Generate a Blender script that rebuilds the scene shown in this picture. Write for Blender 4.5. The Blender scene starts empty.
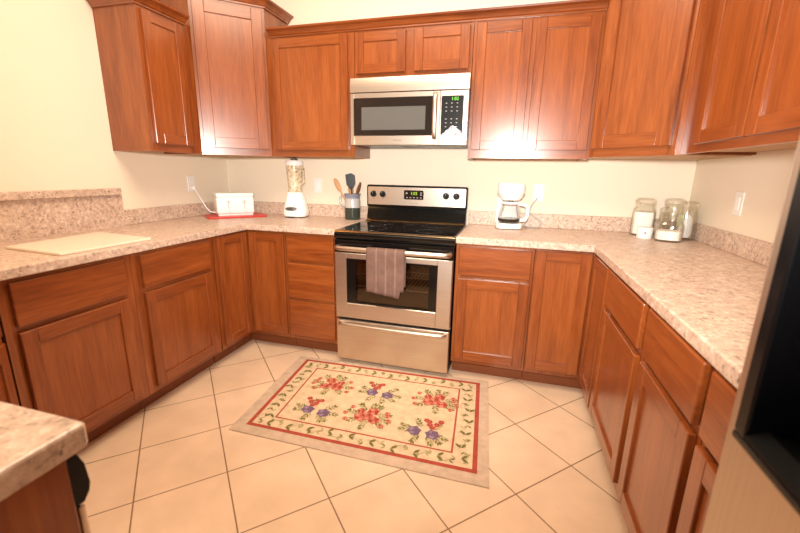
import bpy, bmesh, math, random
from mathutils import Vector, Matrix

R = math.radians
PI = math.pi
scene = bpy.context.scene
col = scene.collection

# ------------------------------------------------------------------ camera
def make_camera():
    yaw, pitch, roll = 0.27236, -0.23738, 0.01857
    f = Vector((-math.sin(yaw) * math.cos(pitch), math.cos(yaw) * math.cos(pitch), math.sin(pitch)))
    r = Vector((math.cos(yaw), math.sin(yaw), 0))
    u = r.cross(f)
    c, s = math.cos(roll), math.sin(roll)
    r2 = c * r + s * u
    u2 = -s * r + c * u
    cd = bpy.data.cameras.new('camera')
    cam = bpy.data.objects.new('camera', cd)
    m = Matrix((r2, u2, -f)).transposed().to_4x4()
    m.translation = Vector((0.67986, -2.90636, 1.26776))
    cam.matrix_world = m
    cd.sensor_fit = 'HORIZONTAL'
    cd.sensor_width = 36.0
    cd.lens = 36.0 * 390.99 / 800.0
    cd.clip_start = 0.02
    cd.dof.use_dof = True
    cd.dof.focus_distance = 2.9
    cd.dof.aperture_fstop = 4.0
    col.objects.link(cam)
    scene.camera = cam
make_camera()

# ------------------------------------------------------------------ world, lights, exposure
scene.view_settings.view_transform = 'Standard'
scene.view_settings.look = 'None'
scene.view_settings.gamma = 1.0
scene.view_settings.use_curve_mapping = False
scene.cycles.transparent_max_bounces = 48
scene.view_settings.exposure = -0.40

w = bpy.data.worlds.new('world')
scene.world = w
w.use_nodes = True
w.node_tree.nodes['Background'].inputs[0].default_value = (1.0, 0.90, 0.78, 1)
w.node_tree.nodes['Background'].inputs[1].default_value = 0.15

def light(name, kind, loc, energy, color, aim=None, **kw):
    ld = bpy.data.lights.new(name, kind)
    ld.energy = energy
    ld.color = color
    for k, v in kw.items():
        setattr(ld, k, v)
    o = bpy.data.objects.new(name, ld)
    o.location = loc
    if aim is not None:
        o.rotation_euler = (Vector(aim) - Vector(loc)).to_track_quat('-Z', 'Y').to_euler()
    col.objects.link(o)
    return o
# the flash on the camera's hot shoe
light('camera_flash', 'SPOT', (0.64, -2.93, 1.43), 510, (1.0, 0.945, 0.875), aim=(0.18, -0.2, 1.70),
      spot_size=R(118), spot_blend=1.0, shadow_soft_size=0.07)
# the kitchen's ceiling fixture and an unseen light added to tint the left wall
light('ceiling_light', 'AREA', (0.0, -1.75, 2.93), 86, (1.0, 0.79, 0.585), aim=(0.0, -1.75, 0), shape='RECTANGLE', size=1.4, size_y=1.0)
light('wall_glow_light', 'POINT', (-1.25, -2.45, 1.32), 7.5, (1.0, 0.55, 0.18), shadow_soft_size=0.15)

# ------------------------------------------------------------------ dimensions
XL, XR = -1.68, 1.76
HC = 0.906          # counter top
CT = 0.04
WU = 1.361          # underside of the wall cabinets
UTOP = 2.14
DTOP = 2.325        # the taller diagonal cabinets
CEIL = 3.0

# ------------------------------------------------------------------ materials
def nodes_of(name):
    m = bpy.data.materials.new(name)
    m.use_nodes = True
    nt = m.node_tree
    return m, nt, nt.nodes['Principled BSDF']

def plain(name, color, rough=0.5, metal=0.0, spec=0.5, coat=0.0, emit=None, emit_s=0.0, trans=0.0):
    m, nt, b = nodes_of(name)
    b.inputs['Base Color'].default_value = (*color, 1)
    b.inputs['Roughness'].default_value = rough
    b.inputs['Metallic'].default_value = metal
    b.inputs['Specular IOR Level'].default_value = spec
    b.inputs['Coat Weight'].default_value = coat
    if emit:
        b.inputs['Emission Color'].default_value = (*emit, 1)
        b.inputs['Emission Strength'].default_value = emit_s
    n = nt.nodes.new('ShaderNodeTexNoise')
    n.inputs['Scale'].default_value = 60
    bp = nt.nodes.new('ShaderNodeBump')
    bp.inputs['Strength'].default_value = 0.02
    nt.links.new(n.outputs['Fac'], bp.inputs['Height'])
    nt.links.new(bp.outputs['Normal'], b.inputs['Normal'])
    return m

def ramp(nt, stops):
    r = nt.nodes.new('ShaderNodeValToRGB')
    cr = r.color_ramp
    while len(cr.elements) < len(stops):
        cr.elements.new(0.5)
    for e, (p, c) in zip(cr.elements, stops):
        e.position = p
        e.color = (*c, 1)
    return r

def wood(name, horizontal=False, stops=None, rough=0.30):
    m, nt, b = nodes_of(name)
    tc = nt.nodes.new('ShaderNodeTexCoord')
    oi = nt.nodes.new('ShaderNodeObjectInfo')
    mul = nt.nodes.new('ShaderNodeMath'); mul.operation = 'MULTIPLY'; mul.inputs[1].default_value = 7.0
    nt.links.new(oi.outputs['Random'], mul.inputs[0])
    add = nt.nodes.new('ShaderNodeVectorMath'); add.operation = 'ADD'
    nt.links.new(tc.outputs['Object'], add.inputs[0])
    nt.links.new(mul.outputs[0], add.inputs[1])
    mp = nt.nodes.new('ShaderNodeMapping')
    mp.inputs['Scale'].default_value = (0.9, 11, 11) if horizontal else (11, 11, 0.9)
    nt.links.new(add.outputs[0], mp.inputs['Vector'])
    n1 = nt.nodes.new('ShaderNodeTexNoise')
    n1.inputs['Scale'].default_value = 1.0
    n1.inputs['Detail'].default_value = 5
    n1.inputs['Roughness'].default_value = 0.6
    n1.inputs['Distortion'].default_value = 1.1
    nt.links.new(mp.outputs[0], n1.inputs['Vector'])
    n2 = nt.nodes.new('ShaderNodeTexNoise')
    n2.inputs['Scale'].default_value = 9.0
    n2.inputs['Detail'].default_value = 3
    nt.links.new(mp.outputs[0], n2.inputs['Vector'])
    mx = nt.nodes.new('ShaderNodeMix'); mx.data_type = 'FLOAT'
    mx.inputs['Factor'].default_value = 0.36
    nt.links.new(n1.outputs['Fac'], mx.inputs['A'])
    nt.links.new(n2.outputs['Fac'], mx.inputs['B'])
    stops = stops or [(0.30, (0.135, 0.028, 0.0055)), (0.5, (0.245, 0.058, 0.0108)), (0.70, (0.35, 0.098, 0.021))]
    r = ramp(nt, stops)
    nt.links.new(mx.outputs['Result'], r.inputs['Fac'])
    nt.links.new(r.outputs['Color'], b.inputs['Base Color'])
    b.inputs['Roughness'].default_value = rough
    b.inputs['Specular IOR Level'].default_value = 0.5
    b.inputs['Coat Weight'].default_value = 0.5 if rough < 0.4 else 0.0
    b.inputs['Coat Roughness'].default_value = 0.20
    bp = nt.nodes.new('ShaderNodeBump'); bp.inputs['Strength'].default_value = 0.03
    nt.links.new(n2.outputs['Fac'], bp.inputs['Height'])
    nt.links.new(bp.outputs['Normal'], b.inputs['Normal'])
    return m

def laminate():
    m, nt, b = nodes_of('granite_laminate')
    tc = nt.nodes.new('ShaderNodeTexCoord')
    n1 = nt.nodes.new('ShaderNodeTexNoise'); n1.inputs['Scale'].default_value = 48; n1.inputs['Detail'].default_value = 5
    n1.inputs['Roughness'].default_value = 0.72; n1.inputs['Distortion'].default_value = 0.3
    n2 = nt.nodes.new('ShaderNodeTexNoise'); n2.inputs['Scale'].default_value = 85; n2.inputs['Detail'].default_value = 3
    n3 = nt.nodes.new('ShaderNodeTexNoise'); n3.inputs['Scale'].default_value = 14; n3.inputs['Detail'].default_value = 3
    for n in (n1, n2, n3):
        nt.links.new(tc.outputs['Object'], n.inputs['Vector'])
    base = ramp(nt, [(0.32, (0.30, 0.22, 0.178)), (0.44, (0.54, 0.395, 0.31)), (0.56, (0.65, 0.49, 0.39)), (0.68, (0.78, 0.67, 0.57))])
    nt.links.new(n1.outputs['Fac'], base.inputs['Fac'])
    spk = ramp(nt, [(0.56, (0, 0, 0)), (0.66, (1, 1, 1))])
    nt.links.new(n2.outputs['Fac'], spk.inputs['Fac'])
    gate = ramp(nt, [(0.40, (0, 0, 0)), (0.60, (0.85, 0.85, 0.85))])
    nt.links.new(n3.outputs['Fac'], gate.inputs['Fac'])
    mul = nt.nodes.new('ShaderNodeMath'); mul.operation = 'MULTIPLY'
    nt.links.new(spk.outputs['Color'], mul.inputs[0]); nt.links.new(gate.outputs['Color'], mul.inputs[1])
    mx = nt.nodes.new('ShaderNodeMix'); mx.data_type = 'RGBA'
    nt.links.new(mul.outputs[0], mx.inputs['Factor'])
    nt.links.new(base.outputs['Color'], mx.inputs['A'])
    mx.inputs['B'].default_value = (0.15, 0.10, 0.085, 1)
    nt.links.new(mx.outputs['Result'], b.inputs['Base Color'])
    b.inputs['Roughness'].default_value = 0.34
    return m

def tile_floor():
    m, nt, b = nodes_of('ceramic_tile')
    tc = nt.nodes.new('ShaderNodeTexCoord')
    mp = nt.nodes.new('ShaderNodeMapping')
    mp.inputs['Rotation'].default_value = (0, 0, R(45))
    mp.inputs['Location'].default_value = (-0.263 + 0.338 * 20, 1.846 + 0.338 * 20, 0)
    nt.links.new(tc.outputs['Object'], mp.inputs['Vector'])
    br = nt.nodes.new('ShaderNodeTexBrick')
    br.offset = 0.0; br.squash = 1.0
    br.inputs['Scale'].default_value = 1.0
    br.inputs['Mortar Size'].default_value = 0.0030
    br.inputs['Mortar Smooth'].default_value = 0.15
    br.inputs['Brick Width'].default_value = 0.338
    br.inputs['Row Height'].default_value = 0.338
    br.inputs['Color1'].default_value = (0.80, 0.595, 0.42, 1)
    br.inputs['Color2'].default_value = (0.78, 0.575, 0.40, 1)
    br.inputs['Mortar'].default_value = (0.27, 0.165, 0.09, 1)
    nt.links.new(mp.outputs[0], br.inputs['Vector'])
    n = nt.nodes.new('ShaderNodeTexNoise'); n.inputs['Scale'].default_value = 5; n.inputs['Detail'].default_value = 4
    nt.links.new(tc.outputs['Object'], n.inputs['Vector'])
    r = ramp(nt, [(0.3, (0.90, 0.89, 0.88)), (0.7, (1.06, 1.06, 1.06))])
    nt.links.new(n.outputs['Fac'], r.inputs['Fac'])
    mx = nt.nodes.new('ShaderNodeMix'); mx.data_type = 'RGBA'; mx.blend_type = 'MULTIPLY'
    mx.inputs['Factor'].default_value = 1.0
    nt.links.new(br.outputs['Color'], mx.inputs['A']); nt.links.new(r.outputs['Color'], mx.inputs['B'])
    nt.links.new(mx.outputs['Result'], b.inputs['Base Color'])
    b.inputs['Roughness'].default_value = 0.42
    bp = nt.nodes.new('ShaderNodeBump'); bp.inputs['Strength'].default_value = 0.25; bp.inputs['Distance'].default_value = 0.004
    bp.invert = True
    nt.links.new(br.outputs['Fac'], bp.inputs['Height'])
    nt.links.new(bp.outputs['Normal'], b.inputs['Normal'])
    return m

def paint(name, color):
    m, nt, b = nodes_of(name)
    b.inputs['Base Color'].default_value = (*color, 1)
    b.inputs['Roughness'].default_value = 0.75
    b.inputs['Specular IOR Level'].default_value = 0.25
    tc = nt.nodes.new('ShaderNodeTexCoord')
    n = nt.nodes.new('ShaderNodeTexNoise'); n.inputs['Scale'].default_value = 140; n.inputs['Detail'].default_value = 3
    nt.links.new(tc.outputs['Object'], n.inputs['Vector'])
    bp = nt.nodes.new('ShaderNodeBump'); bp.inputs['Strength'].default_value = 0.06; bp.inputs['Distance'].default_value = 0.003
    nt.links.new(n.outputs['Fac'], bp.inputs['Height'])
    nt.links.new(bp.outputs['Normal'], b.inputs['Normal'])
    return m

def steel(name, color=(0.74, 0.65, 0.57), rough=0.36, along_x=True):
    m, nt, b = nodes_of(name)
    tc = nt.nodes.new('ShaderNodeTexCoord')
    mp = nt.nodes.new('ShaderNodeMapping')
    mp.inputs['Scale'].default_value = (2, 300, 300) if along_x else (300, 300, 2)
    nt.links.new(tc.outputs['Object'], mp.inputs['Vector'])
    n = nt.nodes.new('ShaderNodeTexNoise'); n.inputs['Scale'].default_value = 1.0; n.inputs['Detail'].default_value = 2
    nt.links.new(mp.outputs[0], n.inputs['Vector'])
    r = ramp(nt, [(0.3, tuple(c * 0.9 for c in color)), (0.7, color)])
    nt.links.new(n.outputs['Fac'], r.inputs['Fac'])
    nt.links.new(r.outputs['Color'], b.inputs['Base Color'])
    b.inputs['Metallic'].default_value = 1.0
    b.inputs['Roughness'].default_value = rough
    bp = nt.nodes.new('ShaderNodeBump'); bp.inputs['Strength'].default_value = 0.02
    nt.links.new(n.outputs['Fac'], bp.inputs['Height'])
    nt.links.new(bp.outputs['Normal'], b.inputs['Normal'])
    return m

def clear_glass(name, tint=(0.995, 0.995, 0.985), body=0.03, rough=0.04, dark=False):
    """thin-walled glass: tinted see-through plus a mirror layer that grows towards grazing angles"""
    m = bpy.data.materials.new(name)
    m.use_nodes = True
    nt = m.node_tree
    nt.nodes.clear()
    out = nt.nodes.new('ShaderNodeOutputMaterial')
    tr = nt.nodes.new('ShaderNodeBsdfTransparent'); tr.inputs['Color'].default_value = (*tint, 1)
    gl = nt.nodes.new('ShaderNodeBsdfGlossy'); gl.inputs['Roughness'].default_value = rough
    gl.inputs['Color'].default_value = (0.95, 0.95, 0.92, 1)
    lw = nt.nodes.new('ShaderNodeLayerWeight'); lw.inputs['Blend'].default_value = 0.35
    mr = nt.nodes.new('ShaderNodeMapRange')
    mr.inputs['To Min'].default_value = body; mr.inputs['To Max'].default_value = 0.42
    nt.links.new(lw.outputs['Fresnel'], mr.inputs['Value'])
    mx = nt.nodes.new('ShaderNodeMixShader')
    nt.links.new(mr.outputs['Result'], mx.inputs['Fac'])
    nt.links.new(tr.outputs[0], mx.inputs[1]); nt.links.new(gl.outputs[0], mx.inputs[2])
    nt.links.new(mx.outputs[0], out.inputs['Surface'])
    return m

def speckle_glass():
    m, nt, b = nodes_of('cut_glass')
    tc = nt.nodes.new('ShaderNodeTexCoord')
    v = nt.nodes.new('ShaderNodeTexVoronoi'); v.inputs['Scale'].default_value = 75
    nt.links.new(tc.outputs['Object'], v.inputs['Vector'])
    r = ramp(nt, [(0.0, (0.22, 0.13, 0.06)), (0.25, (0.62, 0.47, 0.28)), (0.6, (0.85, 0.76, 0.60)), (1.0, (0.45, 0.30, 0.15))])
    nt.links.new(v.outputs['Color'], r.inputs['Fac'])
    nt.links.new(r.outputs['Color'], b.inputs['Base Color'])
    b.inputs['Roughness'].default_value = 0.08
    b.inputs['Alpha'].default_value = 0.85
    bp = nt.nodes.new('ShaderNodeBump'); bp.inputs['Strength'].default_value = 0.5; bp.inputs['Distance'].default_value = 0.004
    nt.links.new(v.outputs['Distance'], bp.inputs['Height'])
    nt.links.new(bp.outputs['Normal'], b.inputs['Normal'])
    return m

def terry(name, color):
    m, nt, b = nodes_of(name)
    tc = nt.nodes.new('ShaderNodeTexCoord')
    n = nt.nodes.new('ShaderNodeTexNoise'); n.inputs['Scale'].default_value = 260; n.inputs['Detail'].default_value = 2
    n2 = nt.nodes.new('ShaderNodeTexNoise'); n2.inputs['Scale'].default_value = 25; n2.inputs['Detail'].default_value = 4
    for q in (n, n2):
        nt.links.new(tc.outputs['Object'], q.inputs['Vector'])
    r = ramp(nt, [(0.3, tuple(c * 0.78 for c in color)), (0.7, color)])
    nt.links.new(n2.outputs['Fac'], r.inputs['Fac'])
    nt.links.new(r.outputs['Color'], b.inputs['Base Color'])
    b.inputs['Roughness'].default_value = 0.95
    b.inputs['Specular IOR Level'].default_value = 0.1
    bp = nt.nodes.new('ShaderNodeBump'); bp.inputs['Strength'].default_value = 0.5; bp.inputs['Distance'].default_value = 0.003
    nt.links.new(n.outputs['Fac'], bp.inputs['Height'])
    nt.links.new(bp.outputs['Normal'], b.inputs['Normal'])
    return m

WV = wood('cherry_wood_upright')
WH = wood('cherry_wood_level', True)
WP = wood('cherry_wood_panel', False, [(0.28, (0.160, 0.036, 0.0068)), (0.5, (0.270, 0.067, 0.0128)), (0.72, (0.37, 0.105, 0.0235))])
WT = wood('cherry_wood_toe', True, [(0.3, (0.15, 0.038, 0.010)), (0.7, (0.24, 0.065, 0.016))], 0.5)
WIN = wood('cabinet_underside', True, [(0.3, (0.40, 0.20, 0.075)), (0.7, (0.55, 0.30, 0.12))], 0.5)
LAM = laminate()
TILE = tile_floor()
WALL = paint('cream_wall_paint', (0.84, 0.75, 0.61))
CEILM = paint('ceiling_paint', (0.86, 0.83, 0.76))
SST = steel('brushed_steel')
SSV = steel('brushed_steel_upright', along_x=False)
SSF = steel('refrigerator_steel', (0.62, 0.52, 0.43), 0.42, False)
SHEENM = steel('cooktop_bevel_reflection', (0.50, 0.33, 0.17), 0.25)  # gold-brown colour stands in for reflections along the cooktop bevels
BLK = plain('black_enamel', (0.004, 0.004, 0.004), 0.14, spec=0.5)
BLKG = plain('black_ceramic_glass', (0.006, 0.006, 0.007), 0.06)
TRAYM = plain('matte_black_plastic', (0.0025, 0.0025, 0.0027), 0.5, spec=0.06)
BLKD = plain('black_gloss_plastic', (0.003, 0.003, 0.0035), 0.20, spec=0.3)
BLKP = plain('black_plastic', (0.010, 0.010, 0.011), 0.35, spec=0.22)
DGRY = plain('dark_grey_plastic', (0.06, 0.06, 0.065), 0.35)
GRY = plain('grey_plastic', (0.22, 0.21, 0.20), 0.3)
WHT = plain('white_plastic', (0.92, 0.915, 0.90), 0.28)
WHT2 = plain('white_wall_plate', (0.84, 0.83, 0.80), 0.4)
BOARDM = plain('cream_cutting_board', (0.80, 0.69, 0.56), 0.35)
REDM = plain('red_board', (0.55, 0.035, 0.03), 0.35)
FLOUR = plain('white_powder', (0.90, 0.88, 0.85), 0.95, spec=0.1)
COFFEE = plain('dark_coffee', (0.012, 0.006, 0.003), 0.1)
GREEN = plain('green_packet', (0.22, 0.42, 0.10), 0.4)
BAGM = plain('clear_bag', (0.72, 0.73, 0.74), 0.25)
GLASS = clear_glass('jar_glass')
OVGL = clear_glass('oven_door_glass', (0.68, 0.60, 0.52), 0.04)
CARGL = clear_glass('carafe_glass', (0.985, 0.985, 0.98), 0.03)
CUT = speckle_glass()
MWIN = plain('microwave_window_mesh', (0.115, 0.112, 0.105), 0.16)
CAVITY = plain('oven_cavity_enamel', (0.30, 0.19, 0.11), 0.45)
TOWEL = terry('mauve_terry', (0.185, 0.108, 0.086))
TOWEL2 = terry('pale_stitching', (0.245, 0.158, 0.128))
GREENLED = plain('green_led', (0.02, 0.1, 0.0), 0.4, emit=(0.25, 1.0, 0.06), emit_s=1.6)
YELLED = plain('yellow_green_led', (0.05, 0.1, 0.0), 0.4, emit=(0.62, 1.0, 0.06), emit_s=1.3)
PRINT = plain('pale_print', (0.38, 0.38, 0.36), 0.5)
PRINTD = plain('dark_print', (0.10, 0.09, 0.08), 0.5)
SILVERM = plain('crumpled_silver', (0.42, 0.42, 0.46), 0.35, metal=0.2)
STONEB = plain('blue_grey_glaze', (0.22, 0.23, 0.30), 0.2)
STONEW = plain('pale_grey_glaze', (0.43, 0.42, 0.41), 0.2)
STONED = plain('dark_green_glaze', (0.035, 0.045, 0.035), 0.15)
SPOON = wood('spoon_wood', False, [(0.3, (0.42, 0.22, 0.10)), (0.7, (0.58, 0.34, 0.17))], 0.6)
SPOOND = wood('dark_spoon_wood', False, [(0.3, (0.12, 0.05, 0.02)), (0.7, (0.22, 0.09, 0.04))], 0.5)
RINGM = plain('burner_ring_print', (0.055, 0.055, 0.058), 0.2)

# ------------------------------------------------------------------ mesh builder
class MB:
    def __init__(self):
        self.bm = bmesh.new()
        self.mi = 0
    def _mark(self, n0):
        self.bm.faces.ensure_lookup_table()
        for f in self.bm.faces[n0:]:
            f.material_index = self.mi
    def box(self, x0, x1, y0, y1, z0, z1, bev=0.0, seg=1):
        n0 = len(self.bm.faces)
        vs = [self.bm.verts.new((x, y, z)) for x in (x0, x1) for y in (y0, y1) for z in (z0, z1)]
        fs = []
        for idx in ((0, 1, 3, 2), (4, 6, 7, 5), (0, 4, 5, 1), (2, 3, 7, 6), (0, 2, 6, 4), (1, 5, 7, 3)):
            fs.append(self.bm.faces.new([vs[i] for i in idx]))
        if bev > 0:
            es = list({e for f in fs for e in f.edges})
            bmesh.ops.bevel(self.bm, geom=es, offset=bev, segments=seg, profile=0.5, affect='EDGES')
        self._mark(n0)
        return self
    def prism(self, pts, z0, z1, bev=0.0, seg=1, axis='z', bottom_bev=True):
        """extrude a polygon; axis z: pts are (x,y); axis y: pts are (x,z); axis x: pts are (y,z)"""
        n0 = len(self.bm.faces)
        def mk(p, h):
            return {'z': (p[0], p[1], h), 'y': (p[0], h, p[1]), 'x': (h, p[0], p[1])}[axis]
        a = [self.bm.verts.new(mk(p, z0)) for p in pts]
        b = [self.bm.verts.new(mk(p, z1)) for p in pts]
        f0 = self.bm.faces.new(a[::-1]); f1 = self.bm.faces.new(b)
        n = len(pts)
        sf = [self.bm.faces.new((a[i], a[(i + 1) % n], b[(i + 1) % n], b[i])) for i in range(n)]
        bmesh.ops.recalc_face_normals(self.bm, faces=[f0, f1] + sf)
        if bev > 0:
            es = set(f1.edges)
            if bottom_bev:
                es |= set(f0.edges)
            bmesh.ops.bevel(self.bm, geom=list(es), offset=bev, segments=seg, profile=0.5, affect='EDGES')
        self._mark(n0)
        return self
    def lathe(self, prof, c=(0, 0, 0), seg=32, close=True, sx=1.0, sy=1.0, power=2.0):
        """revolve (r, z) around z; power > 2 makes a rounded-square section"""
        n0 = len(self.bm.faces)
        rings = []
        for r, z in prof:
            if r < 1e-6:
                rings.append([self.bm.verts.new((c[0], c[1], c[2] + z))])
            else:
                ring = []
                for i in range(seg):
                    t = 2 * PI * i / seg
                    ct, st = math.cos(t), math.sin(t)
                    k = 1.0 if power == 2.0 else (abs(ct) ** power + abs(st) ** power) ** (-1.0 / power)
                    ring.append(self.bm.verts.new((c[0] + r * sx * k * ct, c[1] + r * sy * k * st, c[2] + z)))
                rings.append(ring)
        for a, b in zip(rings, rings[1:]):
            for i in range(seg):
                j = (i + 1) % seg
                if len(a) == 1 and len(b) == 1:
                    continue
                if len(a) == 1:
                    self.bm.faces.new((a[0], b[j], b[i]))
                elif len(b) == 1:
                    self.bm.faces.new((a[i], a[j], b[0]))
                else:
                    self.bm.faces.new((a[i], a[j], b[j], b[i]))
        self._mark(n0)
        return self
    def tube(self, pts, r, seg=10, flat=None, caps=True):
        """sweep a round section along a polyline; r may be a list of radii; flat = (sx, sy) squash"""
        n0 = len(self.bm.faces)
        pts = [Vector(p) for p in pts]
        rs = r if isinstance(r, (list, tuple)) else [r] * len(pts)
        rings = []
        up = None
        for i, p in enumerate(pts):
            d = (pts[min(i + 1, len(pts) - 1)] - pts[max(i - 1, 0)]).normalized()
            if up is None:
                up = Vector((0, 0, 1)) if abs(d.z) < 0.9 else Vector((0, 1, 0))
            s = d.cross(up).normalized()
            u = s.cross(d).normalized()
            up = u
            fx, fy = flat or (1, 1)
            rings.append([self.bm.verts.new(p + rs[i] * (fx * math.cos(2 * PI * k / seg) * s + fy * math.sin(2 * PI * k / seg) * u)) for k in range(seg)])
        for a, b in zip(rings, rings[1:]):
            for k in range(seg):
                self.bm.faces.new((a[k], a[(k + 1) % seg], b[(k + 1) % seg], b[k]))
        if caps:
            self.bm.faces.new(rings[0][::-1]); self.bm.faces.new(rings[-1])
        self._mark(n0)
        return self
    def poly(self, pts):
        f = self.bm.faces.new([self.bm.verts.new(p) for p in pts])
        f.material_index = self.mi
        return self
    def sweep(self, prof, path, z=0.0):
        """mitred moulding: prof = [(out, up)], path = plan polyline; 'out' is to the right of travel"""
        n0 = len(self.bm.faces)
        P = [Vector((p[0], p[1])) for p in path]
        offs = []
        for i in range(len(P)):
            def nrm(a, b):
                d = (b - a).normalized()
                return Vector((d.y, -d.x))
            if i == 0:
                o = nrm(P[0], P[1])
            elif i == len(P) - 1:
                o = nrm(P[-2], P[-1])
            else:
                n1, n2 = nrm(P[i - 1], P[i]), nrm(P[i], P[i + 1])
                o = (n1 + n2) / (1 + n1.dot(n2))
            offs.append(o)
        rings = [[self.bm.verts.new((p.x + o.x * a, p.y + o.y * a, z + b)) for a, b in prof] for p, o in zip(P, offs)]
        m = len(prof)
        for a, b in zip(rings, rings[1:]):
            for k in range(m):
                self.bm.faces.new((a[k], a[(k + 1) % m], b[(k + 1) % m], b[k]))
        self.bm.faces.new(rings[0]); self.bm.faces.new(rings[-1][::-1])
        self._mark(n0)
        return self
    def build(self, name, mats, parent=None, loc=(0, 0, 0), rot=(0, 0, 0), smooth=None):
        bmesh.ops.recalc_face_normals(self.bm, faces=self.bm.faces[:])
        me = bpy.data.meshes.new(name)
        self.bm.to_mesh(me); self.bm.free()
        for m in (mats if isinstance(mats, (list, tuple)) else [mats]):
            me.materials.append(m)
        if smooth is not None:
            me.polygons.foreach_set('use_smooth', [True] * len(me.polygons))
            me.set_sharp_from_angle(angle=R(smooth))
        o = bpy.data.objects.new(name, me)
        col.objects.link(o)
        o.location = loc; o.rotation_euler = rot
        if parent:
            o.parent = parent
        return o

def tag(o, label, cat, group=None):
    o['label'] = label; o['category'] = cat
    if group:
        o['group'] = group
    return o

def thing(name, label, cat, loc=(0, 0, 0), rz=0.0, group=None):
    o = bpy.data.objects.new(name, None)
    col.objects.link(o)
    o.empty_display_size = 0.1
    o.location = loc; o.rotation_euler = (0, 0, rz)
    return tag(o, label, cat, group)

def struct(o):
    o['kind'] = 'structure'
    return o

def text(name, s, size, mat, parent, loc, rot=(PI / 2, 0, 0), depth=0.0004):
    cu = bpy.data.curves.new(name, 'FONT')
    cu.body = s; cu.size = size; cu.align_x = 'CENTER'; cu.align_y = 'CENTER'; cu.extrude = depth
    t = bpy.data.objects.new(name, cu)
    col.objects.link(t)
    dg = bpy.context.evaluated_depsgraph_get()
    me = bpy.data.meshes.new_from_object(t.evaluated_get(dg))
    bpy.data.objects.remove(t)
    me.materials.clear(); me.materials.append(mat)
    o = bpy.data.objects.new(name, me)
    col.objects.link(o)
    o.parent = parent; o.location = loc; o.rotation_euler = rot
    return o

def arc(cx, cy, r, a0, a1, n):
    return [(cx + r * math.cos(R(a0 + (a1 - a0) * i / n)), cy + r * math.sin(R(a0 + (a1 - a0) * i / n))) for i in range(n + 1)]

def rrect(x0, x1, y0, y1, r, n=4):
    return (arc(x1 - r, y1 - r, r, 0, 90, n) + arc(x0 + r, y1 - r, r, 90, 180, n)
            + arc(x0 + r, y0 + r, r, 180, 270, n) + arc(x1 - r, y0 + r, r, 270, 360, n))

# ------------------------------------------------------------------ the room
struct(MB().box(-6.2, 4.5, -7.0, 0.2, -0.05, 0.0).build('floor', TILE))
struct(MB().box(-6.2, 4.5, -7.0, 0.2, CEIL, CEIL + 0.05).build('ceiling', CEILM))
struct(MB().box(XL - 0.12, XR + 0.12, 0.0, 0.12, 0.0, CEIL).build('wall_back', WALL))
struct(MB().box(XR, XR + 0.12, -4.6, 0.0, 0.0, CEIL).build('wall_right', WALL))
struct(MB().box(XL - 0.12, XL, -4.6, 0.0, 0.0, CEIL).build('wall_left', WALL))

# ------------------------------------------------------------------ worktops
def worktop():
    left = [(XL + 0.001, -0.001), (-0.385, -0.001), (-0.385, -0.645), (-1.035, -0.645), (-1.035, -2.02), (-0.508, -2.547),
            (0.104, -2.547), (0.110, -2.553), (0.110, -3.20), (XL + 0.001, -3.20)]
    o = MB().prism(left[::-1], HC - CT, HC, 0.005, 2).build('countertop', LAM)
    tag(o, 'speckled tan laminate countertop left of the stove, running round to the near counter corner', 'countertop')
    b = MB()
    b.box(XL + 0.001, -0.385, -0.02, -0.001, HC, HC + 0.097, 0.003)
    b.box(XL + 0.001, XL + 0.02, -1.0, -0.02, HC, HC + 0.097, 0.003)
    b.build('backsplash', LAM, o)
    MB().box(XL + 0.001, XL + 0.02, -3.20, -1.002, HC, 1.098).build('bar_splash', LAM, o)
    right = [(0.385, 0.0), (XR, 0.0), (XR, -2.335), (1.132, -2.335), (1.124, -0.645), (0.385, -0.645)]
    o2 = MB().prism(right[::-1], HC - CT, HC, 0.005, 2).build('countertop', LAM)
    tag(o2, 'speckled tan laminate countertop right of the stove, turning along the right wall to the refrigerator', 'countertop')
    b = MB()
    b.box(0.385, XR, -0.02, 0.0, HC, HC + 0.097, 0.003)
    b.box(XR - 0.02, XR, -2.335, -0.02, HC, HC + 0.097, 0.003)
    b.build('backsplash', LAM, o2)
worktop()
bar = MB().prism([(XL + 0.045, -1.02), (XL + 0.001, -1.02), (XL + 0.001, -3.20), (XL + 0.045, -3.20)], 1.10, 1.14, 0.004, 2).build('bar_top', LAM)
tag(bar, 'raised speckled laminate bar ledge above the left counter, behind the white board', 'bar top')

# ------------------------------------------------------------------ cabinets
def shaker_door(parent, x0, x1, z0, z1, y, stile=0.056, t=0.02, loc=(0, 0, 0), rot=(0, 0, 0)):
    b = MB()
    b.box(x0, x0 + stile, y - t, y, z0, z1, 0.0025)
    b.box(x1 - stile, x1, y - t, y, z0, z1, 0.0025)
    b.mi = 1
    b.box(x0 + stile, x1 - stile, y - t + 0.0006, y, z1 - stile, z1, 0.002)
    b.box(x0 + stile, x1 - stile, y - t + 0.0006, y, z0, z0 + stile, 0.002)
    d = b.build('door', [WV, WH], parent, loc, rot)
    p = MB().box(x0 + stile - 0.004, x1 - stile + 0.004, y - t + 0.010, y - 0.002, z0 + stile - 0.004, z1 - stile + 0.004).build('panel', WP, d)
    return d

def drawer(parent, x0, x1, z0, z1, y, t=0.02):
    return MB().box(x0, x1, y - t, y, z0, z1, 0.005, 2).build('drawer', WH, parent)

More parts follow.
